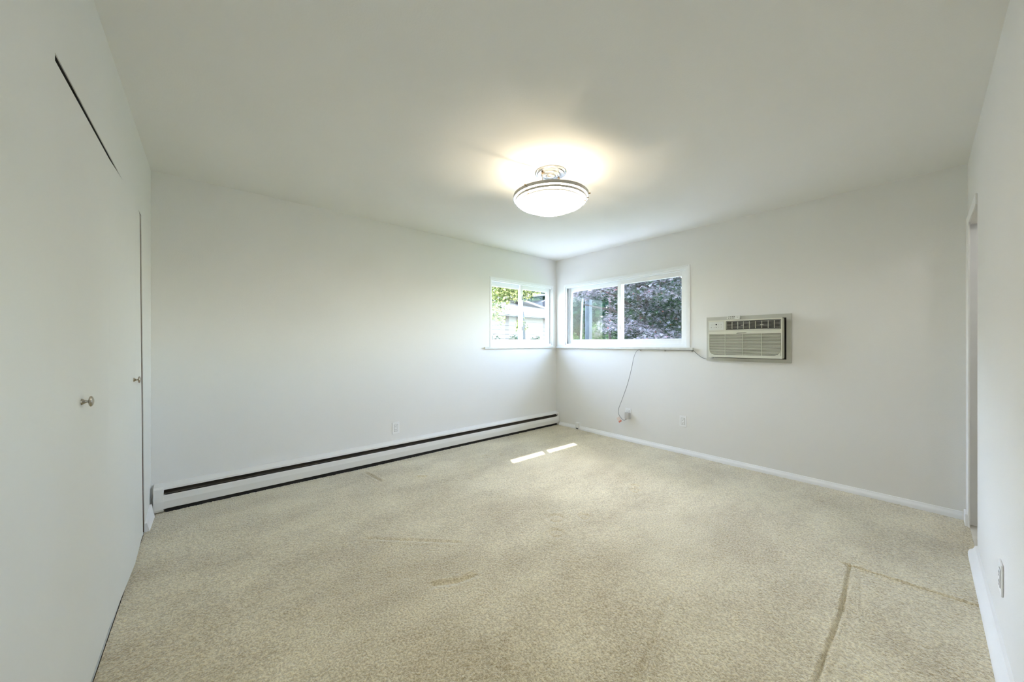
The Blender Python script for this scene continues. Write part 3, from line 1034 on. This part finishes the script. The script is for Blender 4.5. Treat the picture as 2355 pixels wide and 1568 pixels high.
def leaves(name, m, C, size, parent, tmpl, tilt=0.5, tint=None, jitter=.4):
    TV, TF = tmpl
    n = len(C)
    az = rng.uniform(0, 2 * np.pi, n)
    ti = rng.normal(0, tilt, n)
    tj = rng.normal(0, tilt, n)
    sz = size * rng.uniform(1 - jitter, 1 + jitter, n)
    ca, sa = np.cos(az), np.sin(az)
    Rz = np.zeros((n, 3, 3))
    Rz[:, 0, 0], Rz[:, 0, 1], Rz[:, 1, 0], Rz[:, 1, 1], Rz[:, 2, 2] = ca, -sa, sa, ca, 1
    Rx = np.zeros((n, 3, 3))
    c, s_ = np.cos(ti), np.sin(ti)
    Rx[:, 0, 0], Rx[:, 1, 1], Rx[:, 1, 2], Rx[:, 2, 1], Rx[:, 2, 2] = 1, c, -s_, s_, c
    Ry = np.zeros((n, 3, 3))
    c, s_ = np.cos(tj), np.sin(tj)
    Ry[:, 0, 0], Ry[:, 0, 2], Ry[:, 1, 1], Ry[:, 2, 0], Ry[:, 2, 2] = c, s_, 1, -s_, c
    R = Rz @ Rx @ Ry
    V = np.einsum('nij,vj->nvi', R, TV) * sz[:, None, None] + C[:, None, :]
    k = len(TV)
    F = (TF[None] + (np.arange(n) * k)[:, None, None]).reshape(-1, 3)
    V = V.reshape(-1, 3)
    me = bpy.data.meshes.new(name)
    me.vertices.add(len(V))
    me.vertices.foreach_set('co', V.ravel())
    me.loops.add(F.size)
    me.loops.foreach_set('vertex_index', F.ravel().astype(np.int32))
    me.polygons.add(len(F))
    me.polygons.foreach_set('loop_start', (np.arange(len(F)) * 3).astype(np.int32))
    me.update(calc_edges=True)
    if tint is None:
        tint = rng.uniform(0, 1, n)
    at = me.attributes.new('leaf_tint', 'FLOAT', 'POINT')
    at.data.foreach_set('value', np.repeat(np.clip(tint, 0, 1), k).astype(np.float32))
    me.materials.append(m)
    o = bpy.data.objects.new(name, me)
    COL.objects.link(o)
    o.parent = parent
    o.matrix_parent_inverse = parent_matrix(parent).inverted()
    o['kind'] = 'stuff'
    return o


def blob(center, rad, n, shell=.35):
    """points in the outer shell of a lumpy ellipsoid"""
    d = rng.normal(size=(n, 3))
    d /= np.linalg.norm(d, axis=1)[:, None]
    r = 1 - shell * rng.uniform(0, 1, n)
    lump = 1 + .16 * np.sin(d[:, 0] * 7 + center[0]) * np.sin(d[:, 1] * 6 + center[1]) * np.cos(d[:, 2] * 5)
    return np.array(center) + d * np.array(rad) * (r * lump)[:, None]


STAR, KITE = star_template(), kite_template()

# purple-grey maple, spreading close behind window 2
mp = empty('maple_tree', (7.4, 3.9, OZ), 'purple-grey maple with layered drooping sprays filling the wide window', 'tree')
tr = MB()
tr.tube([(7.6, 3.9, OZ - .05), (7.55, 3.95, .6), (7.4, 4.0, 1.3), (7.3, 4.1, 2.0), (7.3, 4.2, 3.0)], 0, 10, taper=[.15, .12, .10, .07, .03])
for a in range(7):
    an = a * .9
    e = Vector((7.35 + 1.4 * math.cos(an), 4.0 + 1.5 * math.sin(an), 1.6 + .28 * a))
    tr.tube([(7.4, 4.0, 1.1 + .22 * a), tuple((Vector((7.4, 4.0, 1.1 + .22 * a)) + e) / 2 + Vector((0, 0, .12))), tuple(e)], 0, 7, taper=[.045, .03, .012])
tr.build('trunk', M['barkbrown'], mp, smooth=True)
pts, tints = [], []
for k in range(300):
    u = rng.uniform(0, 1)
    cx0 = rng.uniform(6.1, 8.9)
    ratio = rng.uniform(.36, .80)
    cy0 = cx0 * ratio
    cz0 = rng.uniform(.8, 3.5)
    if ratio > .66 and cz0 < 1.206 + cx0 * .165:              # leave the lower left open to the view beyond
        continue
    R_ = rng.uniform(.28, .55)
    n = int(330 * R_)
    q = np.sqrt(rng.uniform(0, 1, n)) * R_
    th = rng.uniform(0, 2 * np.pi, n)
    P = np.stack([cx0 + q * np.cos(th), cy0 + q * np.sin(th), cz0 - .55 * q ** 2 / R_ + rng.normal(0, .025, n)], -1)
    pts.append(P)
    tints.append(np.clip(rng.normal(.60, .22, n) + .15 * rng.normal(), 0, .97) * 1.0 + (rng.uniform(0, 1, n) > .985) * .5)
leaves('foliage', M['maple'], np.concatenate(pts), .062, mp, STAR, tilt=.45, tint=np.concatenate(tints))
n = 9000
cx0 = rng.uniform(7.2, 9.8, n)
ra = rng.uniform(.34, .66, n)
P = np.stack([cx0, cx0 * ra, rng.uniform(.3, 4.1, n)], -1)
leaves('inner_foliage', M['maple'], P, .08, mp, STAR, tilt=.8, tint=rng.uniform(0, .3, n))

# evergreens and hedge further off
specs = [((14.8, 12.6, 2.4), (1.6, 2.1, 3.4), 'dark leafy tree left of the sky gap in the wide window', 'darkleaf', 15000),
         ((13.2, 9.35, .7), (.9, .85, 1.45), 'dark green shrub-like tree below the sky gap in the wide window', 'hedgeleaf', 4500),
         ((15.0, 8.35, 2.6), (1.5, 1.95, 3.6), 'dark tree right of the sky gap in the wide window', 'darkleaf', 15000),
         ((16.5, 3.6, 2.8), (1.8, 2.3, 4.0), 'dark tree behind the purple maple', 'darkleaf', 15000),
         ((20.5, 20.5, 3.4), (2.0, 3.0, 4.6), 'far dark tree beyond the left edge of the wide window', 'darkleaf', 12000)]
for c, r, lab, mm, n in specs:
    root = empty('garden_tree', (c[0], c[1], OZ), lab, 'tree')
    MB().tube([(c[0], c[1], OZ - .05), (c[0] + .1, c[1], c[2])], 0, 8, taper=[.16, .08]).build('trunk', M['barkbrown'], root, smooth=True)
    leaves('foliage', M[mm], blob(c, r, n, .5), .32 if n > 5000 else .15, root, KITE, tilt=.8)
hedges = [((9.7, 8.1, .5), (.45, .55, 1.12), 'bright green bush low in the left pane of the wide window'),
          ((10.6, 7.05, .5), (.5, .45, 1.05), 'bright green bush below the sky gap in the wide window')]
for c, r, lab in hedges:
    root = empty('garden_bush', (c[0], c[1], OZ), lab, 'bush')
    leaves('foliage', M['hedgeleaf'], blob(c, r, 3500, .5), .085, root, KITE, tilt=.7)
    MB().tube([(c[0], c[1], OZ - .05), (c[0], c[1], c[2])], 0, 8, taper=[.05, .02]).build('stem', M['barkbrown'], root, smooth=True)


def trunk(name, x, y, top, r0, r1, m, lab, lean=0.0):
    o = MB().tube([(x, y, OZ - .05), (x + lean * .3, y - lean * .2, 1.0), (x + lean * .6, y - lean * .5, 2.2), (x + lean, y - lean, top)], 0, 12,
                  taper=[r0 * 1.2, r0, (r0 + r1) / 2, r1]).build(name, M[m], smooth=True)
    tag(o, lab, 'tree trunk')
    return o


trunk('tree_trunk', 10.0, 7.55, 5.0, .125, .115, 'barkgrey', 'thick blue-grey trunk put in for a pale reflection left of the sky gap in the wide window')  # added trunk takes the place of a pale reflection in the glass
trunk('tree_trunk', 10.0, 7.93, 4.0, .028, .022, 'barkpale', 'thin pale trunk close to the left of the thick grey trunk', .1)
trunk('tree_trunk', 9.6, 7.68, 4.0, .026, .020, 'barkpale', 'thin pale trunk nearest the left edge of the wide window', .15)
trunk('tree_trunk', 9.0, 6.02, 4.5, .045, .035, 'barkbrown', 'slim brown trunk beside the mullion of the wide window')

# yellow-green tree and low shrubs in front of the neighbour's house
yt = empty('yellow_green_tree', (6.75, 8.0, OZ), 'sunlit yellow-green tree with a grey trunk in the smaller window', 'tree')
MB().tube([(7.18, 7.9, OZ - .05), (7.18, 7.9, 1.2), (7.16, 7.9, 2.0), (7.2, 7.92, 2.8)], 0, 10, taper=[.14, .12, .10, .09]).build('trunk', M['barkgrey'], yt, smooth=True)
P = np.concatenate([blob((6.55, 7.9, 2.95), (.75, .7, .62), 3200, .6), blob((7.4, 8.1, 2.95), (.55, .6, .45), 1500, .6), blob((6.1, 7.8, 2.3), (.35, .4, .7), 700, .7),
                    blob((7.15, 7.9, 1.75), (.2, .2, .35), 160, .8)])
leaves('foliage', M['yellowleaf'], P, .085, yt, KITE, tilt=.7)
dt = empty('garden_tree', (13.5, 16.5, OZ), 'dark tree rising behind the neighbouring roof', 'tree')
MB().tube([(13.5, 16.5, OZ - .05), (13.5, 16.5, 4.0)], 0, 8, taper=[.2, .1]).build('trunk', M['barkbrown'], dt, smooth=True)
leaves('foliage', M['darkleaf'], blob((13.8, 17.6, 5.0), (4.2, 2.0, 3.2), 9000, .5), .22, dt, KITE, tilt=.8)
for k, (bx_, lab) in enumerate(((7.5, 'left low shrub below the neighbouring wall'), (8.6, 'middle low shrub below the neighbouring wall'),
                                (9.7, 'right low shrub below the neighbouring wall'))):
    root = empty('low_shrub', (bx_, 9.9, OZ), lab, 'shrub')
    leaves('foliage', M['darkleaf'], blob((bx_, 9.85, .55), (.47, .45, .98), 1500, .5), .09, root, KITE, tilt=.7)
    MB().tube([(bx_, 9.9, OZ - .05), (bx_, 9.9, .6)], 0, 8, taper=[.04, .02]).build('stem', M['barkbrown'], root, smooth=True)
